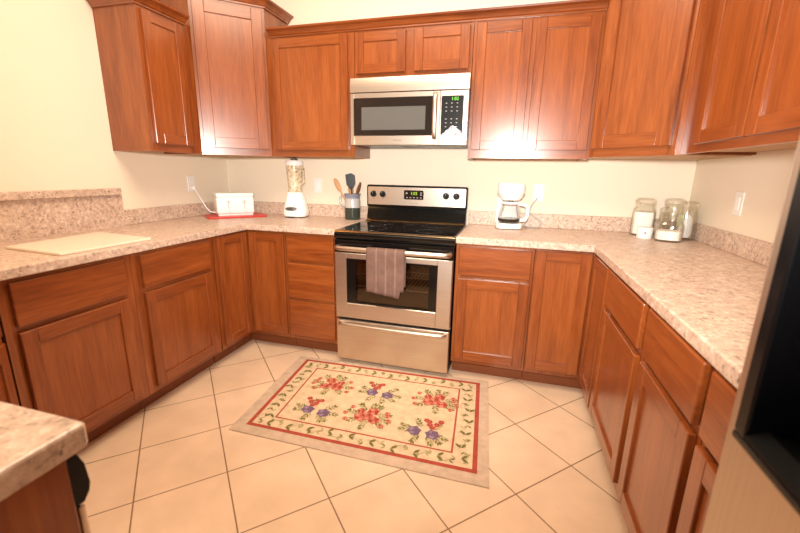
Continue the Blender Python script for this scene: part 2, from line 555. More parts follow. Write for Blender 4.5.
BD = 0.61      # base cabinet depth
def base_cabinet(label, loc, rz, wd, fronts, group=None):
    c = thing('base_cabinet', label, 'cabinet', loc, rz, group)
    MB().box(0.001, wd - 0.001, -BD + 0.019, -0.001, 0.10, HC - CT - 0.001).build('carcass', WV, c)
    xa = min(q[1] for q in fronts) + 0.012
    xb = max(q[2] for q in fronts) - 0.012
    f = MB()
    f.box(0.001, xa, -BD, -BD + 0.019, 0.10, HC - CT - 0.001)
    f.box(xb, wd - 0.001, -BD, -BD + 0.019, 0.10, HC - CT - 0.001)
    f.mi = 1
    f.box(xa, xb, -BD, -BD + 0.019, 0.10, 0.142)
    f.box(xa, xb, -BD, -BD + 0.019, 0.836, HC - CT - 0.001)
    for q, q2 in zip(fronts, fronts[1:]):
        f.box(xa, xb, -BD, -BD + 0.019, q2[4] - 0.012, q[3] + 0.012)
    f.build('face_frame', [WV, WH], c)
    MB().box(0.001, wd - 0.001, -BD + 0.075, -BD + 0.090, 0.0, 0.0995).build('toe_kick', WT, c)
    for kind, x0, x1, z0, z1 in fronts:
        (drawer if kind == 'drawer' else shaker_door)(c, x0, x1, z0, z1, -BD)
    return c
DZ = ('drawer', 0.676, 0.848)
def unit(a, b, up=0.0):
    return [('drawer', a, b, 0.676 + up, 0.848 + up * 0.5), ('door', a, b, 0.130 + up, 0.652 + up)]

# left run (faces +x): local x = world y - start
base_cabinet('base cabinet under the white board, left run, wide drawer over one door', (XL, -2.015, 0), PI / 2, 0.525, unit(0.035, 0.483))
base_cabinet('left run base cabinet between the white board and the corner doors, drawer over door', (XL, -1.49, 0), PI / 2, 0.545, unit(0.045, 0.505))
# back run left: three drawers beside the stove
base_cabinet('cherry drawer cabinet with three stacked drawers, left of the stove', (-0.765, 0, 0), 0, 0.38,
             [('drawer', 0.018, 0.358, 0.676, 0.848), ('drawer', 0.018, 0.358, 0.412, 0.656), ('drawer', 0.018, 0.358, 0.132, 0.393)])
# back run right
base_cabinet('cherry base cabinet right of the stove, below the coffee maker, drawer over door', (0.385, 0, 0), 0, 0.445, unit(0.020, 0.430))
# right run (faces -x): local x = start - world y
base_cabinet('base cabinet of the right run next to the corner, drawer over door', (XR, -0.975, 0), -PI / 2, 0.550, unit(0.016, 0.515, 0.014))
base_cabinet('middle base cabinet of the right run, drawer over door', (XR, -1.527, 0), -PI / 2, 0.425, unit(0.016, 0.405, 0.020))
base_cabinet('base cabinet of the right run beside the refrigerator, half hidden by it', (XR, -1.954, 0), -PI / 2, 0.375, unit(0.016, 0.345, 0.020))

def corner_base(label, side):
    """L-shaped corner unit with two doors that meet in the inside corner; side -1 left, +1 right"""
    c = thing('corner_base_cabinet', label, 'cabinet', (XL if side < 0 else XR, 0, 0))
    s = -side
    far = 0.935 if side < 0 else 0.972
    xw = 0.913 if side < 0 else 0.928
    pts = [(0.001 * s, -0.001), (s * xw, -0.001), (s * xw, -BD), (s * BD, -BD), (s * BD, -far), (0.001 * s, -far)]
    b = MB().prism(pts, 0.10, HC - CT - 0.001)
    b.build('carcass', WV, c)
    pk = [(s * 0.3, -0.3), (s * xw, -0.3), (s * xw, -BD + 0.075), (s * (BD - 0.075), -BD + 0.075), (s * (BD - 0.075), -far), (s * 0.3, -far)]
    MB().prism(pk, 0.0, 0.0995).build('toe_kick', WT, c)
    # door on the back run
    if side < 0:
        shaker_door(c, BD + 0.024, xw - 0.008, 0.130, 0.853, -BD)
        shaker_door(c, -far + 0.022, -BD - 0.026, 0.130, 0.853, -BD, rot=(0, 0, PI / 2))
    else:
        shaker_door(c, -xw + 0.004, -BD - 0.024, 0.130, 0.853, -BD)
        shaker_door(c, BD + 0.026, far - 0.012, 0.130, 0.853, -BD, rot=(0, 0, -PI / 2))
corner_base('left corner base cabinet with two narrow full-height doors, below the toaster', -1)
corner_base('right corner base cabinet with two full-height doors, below the glass jars', 1)

# diagonal unit at the near left corner and the peninsula end
def diagonal_base():
    c = thing('diagonal_base_cabinet', 'angled base cabinet at the left edge of the picture, turning to the near counter', 'cabinet',
              (-1.07, -2.02, 0), R(135))
    L = 0.742
    MB().prism([(-L + 0.02, 0.0), (-0.02, 0.0), (-0.02, 0.38), (-L + 0.02, 0.38)], 0.10, HC - CT - 0.001).build('carcass', WV, c)
    MB().box(-L + 0.03, -0.03, 0.055, 0.075, 0.0, 0.0995).build('toe_kick', WT, c)
    drawer(c, -L + 0.06, -0.06, 0.676, 0.848, 0.0)
    shaker_door(c, -L + 0.06, -0.06, 0.130, 0.652, 0.0)
diagonal_base()
pen = thing('peninsula_cabinet', 'cherry end cabinet under the near counter corner at lower left', 'cabinet', (0, 0, 0))
MB().box(0.079, 0.102, -3.17, -2.577, 0.0, HC - CT - 0.001, 0.002).build('end_panel', WV, pen)
dw = thing('dishwasher', 'stainless dishwasher with black control strip, edge-on under the near counter', 'dishwasher', (-0.208, -2.857, 0))
MB().box(-0.285, 0.282, -0.30, 0.262, 0.10, 0.862).build('tub', GRY, dw)
MB().box(-0.285, 0.302, 0.287, 0.298, 0.12, 0.770, 0.004, 2).box(-0.285, 0.282, 0.262, 0.287, 0.12, 0.770).build('door', SST, dw)
MB().prism([(0.283, 0.775), (0.296, 0.775), (0.305, 0.787), (0.308, 0.80), (0.305, 0.835), (0.296, 0.86), (0.283, 0.86)], -0.285, 0.303, axis='x').build('control_strip', BLKP, dw, smooth=40)
MB().box(-0.285, 0.282, 0.20, 0.22, 0.0, 0.0995).build('toe_kick', BLKP, dw)

# wall cabinets
UD = 0.305
def upper_cabinet(label, loc, rz, wd, z0, z1, doors, frame=True):
    c = thing('wall_cabinet', label, 'cabinet', loc, rz)
    b = MB()
    b.box(0.001, 0.017, -UD + 0.019, -0.001, z0, z1)
    b.box(wd - 0.017, wd - 0.001, -UD + 0.019, -0.001, z0, z1)
    b.box(0.017, wd - 0.017, -UD + 0.019, -0.001, z1 - 0.016, z1)
    b.box(0.017, wd - 0.017, -0.010, -0.001, z0 + 0.012, z1 - 0.016)
    b.build('carcass', WV, c)
    MB().box(0.017, wd - 0.017, -UD + 0.019, -0.010, z0 + 0.012, z0 + 0.026).build('bottom_panel', WIN, c)
    xa, xb = doors[0][0] + 0.012, doors[-1][1] - 0.012
    za, zb = doors[0][2] + 0.012, doors[0][3] - 0.012
    f = MB()
    f.box(0.001, xa, -UD, -UD + 0.019, z0, z1)
    f.box(xb, wd - 0.001, -UD, -UD + 0.019, z0, z1)
    if len(doors) > 1:
        f.box(doors[0][1] - 0.012, doors[1][0] + 0.012, -UD, -UD + 0.019, za, zb)
    f.mi = 1
    f.box(xa, xb, -UD, -UD + 0.019, z0, za)
    f.box(xa, xb, -UD, -UD + 0.019, zb, z1)
    f.build('face_frame', [WV, WH], c)
    for x0, x1, d0, d1 in doors:
        shaker_door(c, x0, x1, d0, d1, -UD)
    return c
# left wall
upper_cabinet('wall cabinet at far upper left with its plain end panel showing', (XL, -1.0, 0), PI / 2, 0.389, WU, UTOP, [(0.022, 0.302, 1.408, 2.118)])
# back wall, left of microwave
upper_cabinet('single-door wall cabinet left of the microwave, above the blender', (-1.034, 0, 0), 0, 0.652, WU, UTOP, [(0.051, 0.610, 1.406, 2.124)])
upper_cabinet('short two-door wall cabinet directly above the microwave', (-0.381, 0, 0), 0, 0.764, 1.844, UTOP, [(0.014, 0.348, 1.882, 2.124), (0.404, 0.744, 1.882, 2.124)])
upper_cabinet('two-door wall cabinet right of the microwave, above the coffee maker', (0.384, 0, 0), 0, 0.710, WU, UTOP, [(0.020, 0.328, 1.410, 2.124), (0.354, 0.690, 1.410, 2.124)])
# right wall
upper_cabinet('two-door wall cabinet on the right wall, at the upper right corner of the picture', (XR, -0.611, 0), -PI / 2, 1.04, WU + 0.014, 2.325,
              [(0.185, 0.586, 1.410, 2.300), (0.606, 1.000, 1.410, 2.300)])

DIAG = {-1: ((XL + 0.305, -0.610), (XL + 0.645, -0.305)), 1: ((XR - 0.665, -0.305), (XR - 0.330, -0.610))}
def diagonal_upper(label, side):
    s = -side
    X0 = XL if side < 0 else XR
    c = thing('corner_wall_cabinet', label, 'cabinet', (X0, 0, 0))
    z0 = WU if side < 0 else WU + 0.010
    (ax, ay), (bx, by) = DIAG[side]
    ax -= X0; bx -= X0
    if side < 0:
        pts = [(0.001, -0.001), (bx, -0.001), (bx, by), (ax, ay), (0.001, ay)]
    else:
        pts = [(-0.001, -0.001), (ax, -0.001), (ax, ay), (bx, by), (-0.001, by)]
    MB().prism(pts, z0 + 0.006, DTOP).build('carcass', WV, c)
    MB().prism([(x * 0.985 + 0.004 * s, y * 0.985 - 0.004) for x, y in pts], z0 + 0.001, z0 + 0.006).build('bottom_panel', WIN, c)
    q = MB()
    # local frame of the angled face: x along it, front at y = 0 facing -y
    L = math.hypot(bx - ax, by - ay)
    ang = math.atan2(by - ay, bx - ax)
    org = (ax, ay, 0)
    q.box(0.0, 0.034, -0.004, 0.012, z0, DTOP)
    q.box(L - 0.034, L, -0.004, 0.012, z0, DTOP)
    q.mi = 1
    q.box(0.034, L - 0.034, -0.004, 0.012, z0, z0 + 0.060)
    q.box(0.034, L - 0.034, -0.004, 0.012, DTOP - 0.03, DTOP)
    q.build('face_frame', [WV, WH], c, org, (0, 0, ang))
    shaker_door(c, 0.018, L - 0.018, z0 + 0.046, DTOP - 0.02, -0.004, 0.07, loc=org, rot=(0, 0, ang))
diagonal_upper('tall angled corner wall cabinet at upper left, above the toaster', -1)
diagonal_upper('tall angled corner wall cabinet at upper right, above the glass jars', 1)

# crown mouldings: profile (out, up)
CROWN = [(0.0, 0.0), (0.008, 0.0), (0.008, 0.008), (0.014, 0.012), (0.020, 0.022), (0.030, 0.032), (0.046, 0.040), (0.048, 0.050), (0.0, 0.050)]
def crown(label, path, z, flip=False):
    o = MB().sweep(CROWN, path, z).build('crown_molding', WH)
    return tag(o, label, 'crown molding')
crown('crown molding along the top of the back wall cabinets above the microwave', [(XL + 0.680, -UD - 0.001), (XR - 0.672, -UD - 0.001)], UTOP - 0.002)
crown('crown molding on top of the far left wall cabinet', [(XL + 0.004, -1.001), (XL + UD + 0.001, -1.001), (XL + UD + 0.001, -0.660)], UTOP - 0.009)
crown('crown molding round the top of the left angled corner cabinet', [(XL + 0.002, -0.615), (XL + 0.307, -0.615), (XL + 0.649, -0.308), (XL + 0.649, -0.004)], DTOP - 0.004)
crown('crown molding above the right angled corner cabinet and the right wall cabinet', [(XR - 0.669, -0.004), (XR - 0.669, -0.308), (XR - 0.333, -0.615), (XR - 0.326, -1.65)], DTOP + 0.001)

# ------------------------------------------------------------------ stove
def stove():
    s = thing('stove', 'freestanding stainless electric stove with black glass cooktop', 'stove', (0, 0, 0))
    # body with an open oven cavity
    b = MB()
    b.box(-0.378, -0.30, -0.630, -0.03, 0.03, 0.880)
    b.box(0.30, 0.378, -0.630, -0.03, 0.03, 0.880)
    b.box(-0.30, 0.30, -0.10, -0.03, 0.03, 0.880)
    b.box(-0.30, 0.30, -0.630, -0.10, 0.03, 0.42)
    b.box(-0.30, 0.30, -0.630, -0.10, 0.75, 0.880)
    b.build('body', BLK, s)
    cv = MB()
    cv.box(-0.2995, -0.296, -0.628, -0.10, 0.42, 0.75)
    cv.box(0.296, 0.2995, -0.628, -0.10, 0.42, 0.75)
    cv.box(-0.296, 0.296, -0.104, -0.1005, 0.42, 0.75)
    cv.box(-0.296, 0.296, -0.628, -0.104, 0.4205, 0.424)
    cv.box(-0.296, 0.296, -0.628, -0.104, 0.746, 0.7495)
    cv.build('oven_cavity', CAVITY, s)
    for z in (0.535, 0.62):
        r = MB()
        for y in (-0.60, -0.14):
            r.tube([(-0.294, y, z), (0.294, y, z)], 0.004, 8)
        for i in range(23):
            x = -0.28 + 0.56 * i / 22
            r.tube([(x, -0.60, z + 0.004), (x, -0.14, z + 0.004)], 0.0022, 6)
        r.build('oven_rack', SST, s, smooth=60)
    # feet
    for x in (-0.33, 0.33):
        for y in (-0.58, -0.10):
            MB().lathe([(0, 0), (0.018, 0), (0.018, 0.03), (0, 0.03)], (x, y, 0), 16).build('foot', BLKP, s)
    # cooktop
    MB().prism(rrect(-0.381, 0.381, -0.650, -0.075, 0.012), 0.882, 0.906, 0.004, 2).build('cooktop', BLKG, s)
    MB().prism([(-0.648, 0.9062), (-0.656, 0.9055), (-0.663, 0.902), (-0.664, 0.897), (-0.650, 0.8955)], -0.381, 0.381, axis='x').build('front_bevel_sheen', SHEENM, s, smooth=50)  # front bevel, its golden reflection put into the colour
    MB().prism([(-0.128, 0.9062), (-0.118, 0.914), (-0.106, 0.920), (-0.098, 0.9165), (-0.098, 0.9062)], -0.372, 0.372, axis='x').build('rear_bevel_sheen', SHEENM, s, smooth=50)  # rear bevel strip, coloured like the gold reflection there
    for cx, cy, rr in ((-0.19, -0.50, 0.105), (0.19, -0.50, 0.08), (-0.19, -0.23, 0.075), (0.19, -0.23, 0.10), (0.0, -0.20, 0.05)):
        MB().lathe([(rr - 0.004, 0.9063), (rr - 0.004, 0.9068), (rr, 0.9068), (rr, 0.9063)], (cx, cy, 0), 48).build('burner_ring', RINGM, s)
    # backguard
    MB().prism([(-0.030, 0.885), (-0.074, 0.885), (-0.098, 0.915), (-0.086, 0.96), (-0.074, 1.006), (-0.074, 1.02), (-0.030, 1.02)], -0.374, 0.374, axis='x').build('splash_panel', BLK, s, smooth=40)
    bg = MB().prism(rrect(-0.378, 0.378, 1.008, 1.172, 0.014), -0.088, -0.030, 0.006, 2, axis='y').build('backguard', BLK, s)
    MB().prism(rrect(-0.367, 0.367, 1.026, 1.160, 0.008), -0.092, -0.086, 0.002, 1, axis='y').build('control_panel', SST, bg)
    dp = MB().prism(rrect(-0.086, 0.062, 1.072, 1.139, 0.008), -0.0950, -0.0915, 0.001, 1, axis='y').build('display', plain('smoked_display', (0.018, 0.010, 0.007), 0.2), bg)
    text('clock_digits', '1:02', 0.030, YELLED, dp, (-0.010, -0.0953, 1.116))
    spots = [(-0.068 + 0.026 * i, -0.056 + 0.026 * i, 1.083, 1.089) for i in range(5)] + [(-0.072, -0.058, 1.112, 1.122), (0.036, 0.050, 1.104, 1.110), (0.036, 0.050, 1.118, 1.124)]
    for xa, xb, za, zb in spots:
        MB().box(xa, xb, -0.0958, -0.0948, za, zb).build('button', PRINT, dp)
    text('maker_mark', 'FRIGIDAIRE', 0.013, plain('grey_print', (0.30, 0.27, 0.24), 0.5), bg, (-0.012, -0.0922, 1.044))
    for x in (-0.322, -0.249, 0.226, 0.300):
        k = MB()
        k.lathe([(0, 0), (0.0235, 0), (0.0235, 0.006), (0.020, 0.020), (0.018, 0.024), (0, 0.024)], (0, 0, 0), 28)
        k.box(-0.004, 0.004, -0.021, 0.021, 0.020, 0.029, 0.001)
        kn = k.build('knob', BLKP, bg, (x, -0.0918, 1.105), (PI / 2, 0, 0), smooth=40)
        MB().box(-0.001, 0.001, 0.004, 0.019, 0.0288, 0.0294).build('pointer', PRINT, kn)
        MB().box(-0.004, 0.004, -0.036, -0.032, 0, 0.0004).build('dial_mark', PRINTD, kn)
    # door top vent strip (black) and the oven door
    MB().prism([(-0.628, 0.852), (-0.660, 0.852), (-0.668, 0.866), (-0.668, 0.886), (-0.660, 0.8945), (-0.650, 0.8945), (-0.650, 0.880), (-0.628, 0.880)], -0.381, 0.381, axis='x').build('vent_strip', BLK, s, smooth=40)
    d = thing('oven_door', '', '', (0, 0, 0)); d.parent = s
    for k in ('label', 'category'):
        del d[k]
    return s, d
S, OD = stove()
def oven_door():
    y0, y1 = -0.672, -0.634
    b = MB()
    b.box(-0.376, -0.299, y0, y1, 0.332, 0.765, 0.003)
    b.box(0.287, 0.376, y0, y1, 0.332, 0.765, 0.003)
    b.box(-0.299, 0.287, y0, y1, 0.332, 0.434, 0.003)
    b.box(-0.299, 0.287, y0, y1, 0.730, 0.765, 0.003)
    b.build('frame', SST, OD)
    MB().box(-0.378, 0.378, y0 + 0.001, y1, 0.766, 0.848, 0.005, 2).build('top_band', BLK, OD)
    w2 = MB()
    w2.box(-0.299, -0.238, y0 + 0.005, y1, 0.434, 0.730)
    w2.box(0.237, 0.287, y0 + 0.005, y1, 0.434, 0.730)
    w2.box(-0.238, 0.237, y0 + 0.005, y1, 0.434, 0.446)
    w2.box(-0.238, 0.237, y0 + 0.005, y1, 0.718, 0.730)
    w2.build('window_border', BLK, OD)
    MB().box(-0.238, 0.237, y0 + 0.010, y0 + 0.014, 0.446, 0.718).build('window_glass', OVGL, OD)
    pts = [(-0.362, -0.668, 0.800), (-0.358, -0.690, 0.800), (-0.335, -0.706, 0.800)]
    pts += [(-0.335 + 0.67 * i / 12, -0.706 - 0.014 * math.sin(PI * i / 12), 0.800) for i in range(1, 12)]
    pts += [(0.335, -0.706, 0.800), (0.358, -0.690, 0.800), (0.362, -0.668, 0.800)]
    MB().tube(pts, 0.0135, 14, flat=(0.8, 1.15)).build('handle', SST, OD, smooth=60)
    # storage drawer
    dr = MB().box(-0.372, 0.374, -0.672, -0.634, 0.036, 0.316, 0.004, 2).build('storage_drawer', SST, S)
    pts = [(-0.352, -0.668, 0.290), (-0.346, -0.684, 0.290), (-0.320, -0.694, 0.290)]
    pts += [(-0.320 + 0.64 * i / 12, -0.694 - 0.010 * math.sin(PI * i / 12), 0.290) for i in range(1, 12)]
    pts += [(0.320, -0.694, 0.290), (0.346, -0.684, 0.290), (0.352, -0.668, 0.290)]
    MB().tube(pts, 0.0125, 14, flat=(0.8, 1.1)).build('handle', SST, dr, smooth=60)
oven_door()

def towel():
    b = MB()
    n0 = len(b.bm.faces)
    prof = [(-0.742, 0.0)]
    # path from front hem over the bar to the back hem: (y, z)
    path = []
    zb = 0.548
    for i in range(15):
        path.append((-0.7385 - 0.004 * math.sin(i * 0.5), zb + (0.800 - zb) * i / 14))
    cy = -0.7185
    for i in range(1, 8):
        a = PI - PI * i / 8
        path.append((cy + 0.0195 * math.cos(a), 0.801 + 0.0195 * math.sin(a)))
    for i in range(10):
        path.append((-0.697 + 0.002 * math.sin(i), 0.800 - 0.024 * i))
    nx = 24
    grid = []
    for j in range(nx + 1):
        u = j / nx
        x = -0.139 + 0.238 * u
        rowv = []
        for i, (y, z) in enumerate(path):
            t = max(0.0, 1 - i / 14)
            wob = 0.004 * math.sin(u * 13 + 0.6) * t + 0.0025 * math.sin(u * 29 + i * 0.3) * t
            dz = 0.0
            if i < 15:
                dz = (-0.030 * u + (0.045 if u > 0.88 else 0.0)) * t
            rowv.append(b.bm.verts.new((x + 0.004 * math.sin(i * 0.4) * t, y - abs(wob), z + dz)))
        grid.append(rowv)
    for j in range(nx):
        for i in range(len(path) - 1):
            f = b.bm.faces.new((grid[j][i], grid[j + 1][i], grid[j + 1][i + 1], grid[j][i + 1]))
            f.material_index = 1 if j in (6, 12, 18) else 0
    o = b.build('dish_towel', [TOWEL, TOWEL2], smooth=180)
    md = o.modifiers.new('thickness', 'SOLIDIFY'); md.thickness = 0.004; md.offset = 0
    tag(o, 'mauve brown dish towel hanging over the oven door handle', 'towel')
towel()

# ------------------------------------------------------------------ microwave
def microwave():
    m = thing('microwave', 'stainless over-the-range microwave under the short wall cabinet', 'microwave', (0.006, 0, 0))
    MB().box(-0.379, 0.379, -0.365, -0.002, 1.436, 1.840).build('body', BLKP, m)
    MB().prism([(-0.365, 1.755), (-0.399, 1.755), (-0.401, 1.80), (-0.394, 1.840), (-0.365, 1.840)], -0.380, 0.380, axis='x').build('vent_panel', SST, m, smooth=30)
    x0 = -0.006
    d = MB()
    d.box(-0.380, x0 - 0.349, -0.400, -0.366, 1.434, 1.750, 0.003)
    d.box(x0 + 0.173, x0 + 0.214, -0.400, -0.366, 1.434, 1.750, 0.003)
    d.box(x0 - 0.349, x0 + 0.173, -0.400, -0.366, 1.434, 1.494, 0.003)
    d.box(x0 - 0.349, x0 + 0.173, -0.400, -0.366, 1.718, 1.750, 0.003)
    dr = d.build('door', SST, m)
    w2 = MB()
    w2.box(x0 - 0.349, x0 - 0.297, -0.4005, -0.366, 1.494, 1.718)
    w2.box(x0 + 0.124, x0 + 0.173, -0.4005, -0.366, 1.494, 1.718)
    w2.box(x0 - 0.297, x0 + 0.124, -0.4005, -0.366, 1.494, 1.527)
    w2.box(x0 - 0.297, x0 + 0.124, -0.4005, -0.366, 1.666, 1.718)
    w2.build('window_border', plain('dark_brown_glass', (0.020, 0.014, 0.011), 0.15), dr)
    MB().box(x0 - 0.297, x0 + 0.124, -0.399, -0.380, 1.527, 1.666).build('window', MWIN, dr)
    pts = [(x0 + 0.188, -0.398, 1.735), (x0 + 0.188, -0.418, 1.732), (x0 + 0.188, -0.428, 1.715)]
    pts += [(x0 + 0.188, -0.428 - 0.008 * math.sin(PI * i / 8), 1.715 - 0.22 * i / 8) for i in range(1, 8)]
    pts += [(x0 + 0.188, -0.428, 1.495), (x0 + 0.188, -0.418, 1.478), (x0 + 0.188, -0.398, 1.475)]
    MB().tube(pts, 0.012, 12, flat=(1.2, 0.8)).build('handle', SSV, dr, smooth=60)
    MB().box(x0 + 0.216, 0.380, -0.400, -0.366, 1.434, 1.750, 0.003).build('control_side', SST, m)
    cp = MB().prism(rrect(x0 + 0.222, x0 + 0.356, 1.494, 1.718, 0.006), -0.402, -0.399, 0.0008, 1, axis='y').build('control_panel', BLKP, m)
    text('clock_digits', '1:02', 0.026, GREENLED, cp, (x0 + 0.304, -0.4023, 1.700))
    for r_ in range(7):
        if r_ == 3:
            continue
        for c_ in range(3):
            MB().prism(rrect(x0 + 0.248 + 0.033 * c_, x0 + 0.258 + 0.033 * c_, 1.674 - 0.0225 * r_, 1.678 - 0.0225 * r_, 0.0015, 2), -0.4028, -0.4018, axis='y').build('button', PRINT, cp)
    # the wrinkled silvery patch at the foot of the keypad
    rnd = random.Random(5)
    s = MB()
    N = 9
    top = [1.500, 1.506, 1.522, 1.528, 1.545, 1.548, 1.540, 1.530, 1.520, 1.512]
    g = []
    for i in range(N + 1):
        x = x0 + 0.232 + 0.120 * i / N
        g.append([s.bm.verts.new((x, -0.4026 - rnd.random() * 0.004, 1.496 + (top[i] - 1.496) * j / 4 + rnd.uniform(-0.001, 0.001))) for j in range(5)])
    for i in range(N):
        for j in range(4):
            s.bm.faces.new((g[i][j], g[i + 1][j], g[i + 1][j + 1], g[i][j + 1]))
    o = s.build('silvery_patch', SILVERM, cp)
    md = o.modifiers.new('thickness', 'SOLIDIFY'); md.thickness = 0.0006
    text('maker_mark', 'FRIGIDAIRE', 0.011, PRINTD, dr, (x0 - 0.055, -0.4002, 1.463))
    u = MB()
    u.box(-0.33, -0.06, -0.34, -0.10, 1.4335, 1.4365)
    u.box(0.06, 0.33, -0.34, -0.10, 1.4335, 1.4365)
    u.build('grease_filter', DGRY, m)
microwave()

# ------------------------------------------------------------------ refrigerator
def fridge():
    f = thing('refrigerator', 'side-by-side stainless refrigerator at the right edge, close to the camera', 'refrigerator', (XR, -2.345, 0), -PI / 2)
    # local: x = -(y+2.345), front at local y = -(XR-0.98) = -0.78
    F = -0.78
    MB().box(0.004, 0.906, F + 0.085, -0.03, 0.03, 1.76, 0.004).build('cabinet', plain('dark_grey_side', (0.10, 0.10, 0.10), 0.45), f)
    b = MB()
    fl, fr = 0.0, 0.385
    dx0, dx1, dz0, dz1 = 0.027, 0.300, 0.960, 1.40
    b.box(fl, dx0, F, F + 0.075, 0.06, 1.755, 0.006, 3)
    b.box(dx1, fr, F, F + 0.075, 0.06, 1.755, 0.006, 3)
    b.box(dx0 - 0.008, dx1 + 0.008, F, F + 0.075, 0.06, dz0, 0.003)
    b.box(dx0 - 0.008, dx1 + 0.008, F, F + 0.075, dz1, 1.755, 0.003)
    d = b.build('freezer_door', SSF, f)
    d['label'] = 'freezer door with black dispenser'
    MB().box(0.392, 0.910, F, F + 0.075, 0.06, 1.755, 0.006, 3).build('fridge_door', SSF, f)
    # dispenser: black frame, deep recess and a tray that tips forward
    r = MB()
    r.box(dx0, dx0 + 0.024, F - 0.007, F + 0.07, dz0, dz1, 0.003, 2)
    r.box(dx1 - 0.024, dx1, F - 0.007, F + 0.07, dz0, dz1, 0.003, 2)
    r.box(dx0 + 0.024, dx1 - 0.024, F - 0.007, F + 0.07, 1.27, dz1, 0.003, 2)
    r.box(dx0 + 0.024, dx1 - 0.024, F + 0.060, F + 0.07, dz0, 1.27)
    r.build('dispenser_housing', BLKD, d)
    MB().prism([(F - 0.006, dz0 + 0.001), (F - 0.007, dz0 + 0.006), (F + 0.012, dz0 + 0.018), (F + 0.058, dz0 + 0.012), (F + 0.058, dz0 + 0.001)], dx0 + 0.025, dx1 - 0.025, axis='x').build('dispenser_tray', TRAYM, d, smooth=30)
    MB().prism([(dx0, F - 0.0065), (dx1, F - 0.0065), (dx1, F + 0.02), (dx0, F + 0.02)], dz0 - 0.012, dz0, 0.003, 2).build('dispenser_lip', BLKD, d)
    MB().box(dx0 + 0.10, dx1 - 0.10, F + 0.02, F + 0.05, 1.12, 1.27, 0.004, 2).build('dispenser_lever', DGRY, d)
    for x, nm in ((0.355, d), (0.425, f)):
        MB().tube([(x, F - 0.002, 0.62), (x, F - 0.045, 0.66), (x, F - 0.05, 1.0), (x, F - 0.045, 1.50), (x, F - 0.002, 1.54)], 0.012, 12).build('handle', SSF, nm, smooth=60)
    MB().box(0.01, 0.90, F + 0.06, F + 0.10, 0.0, 0.055).build('kick_grille', BLKP, f)
fridge()

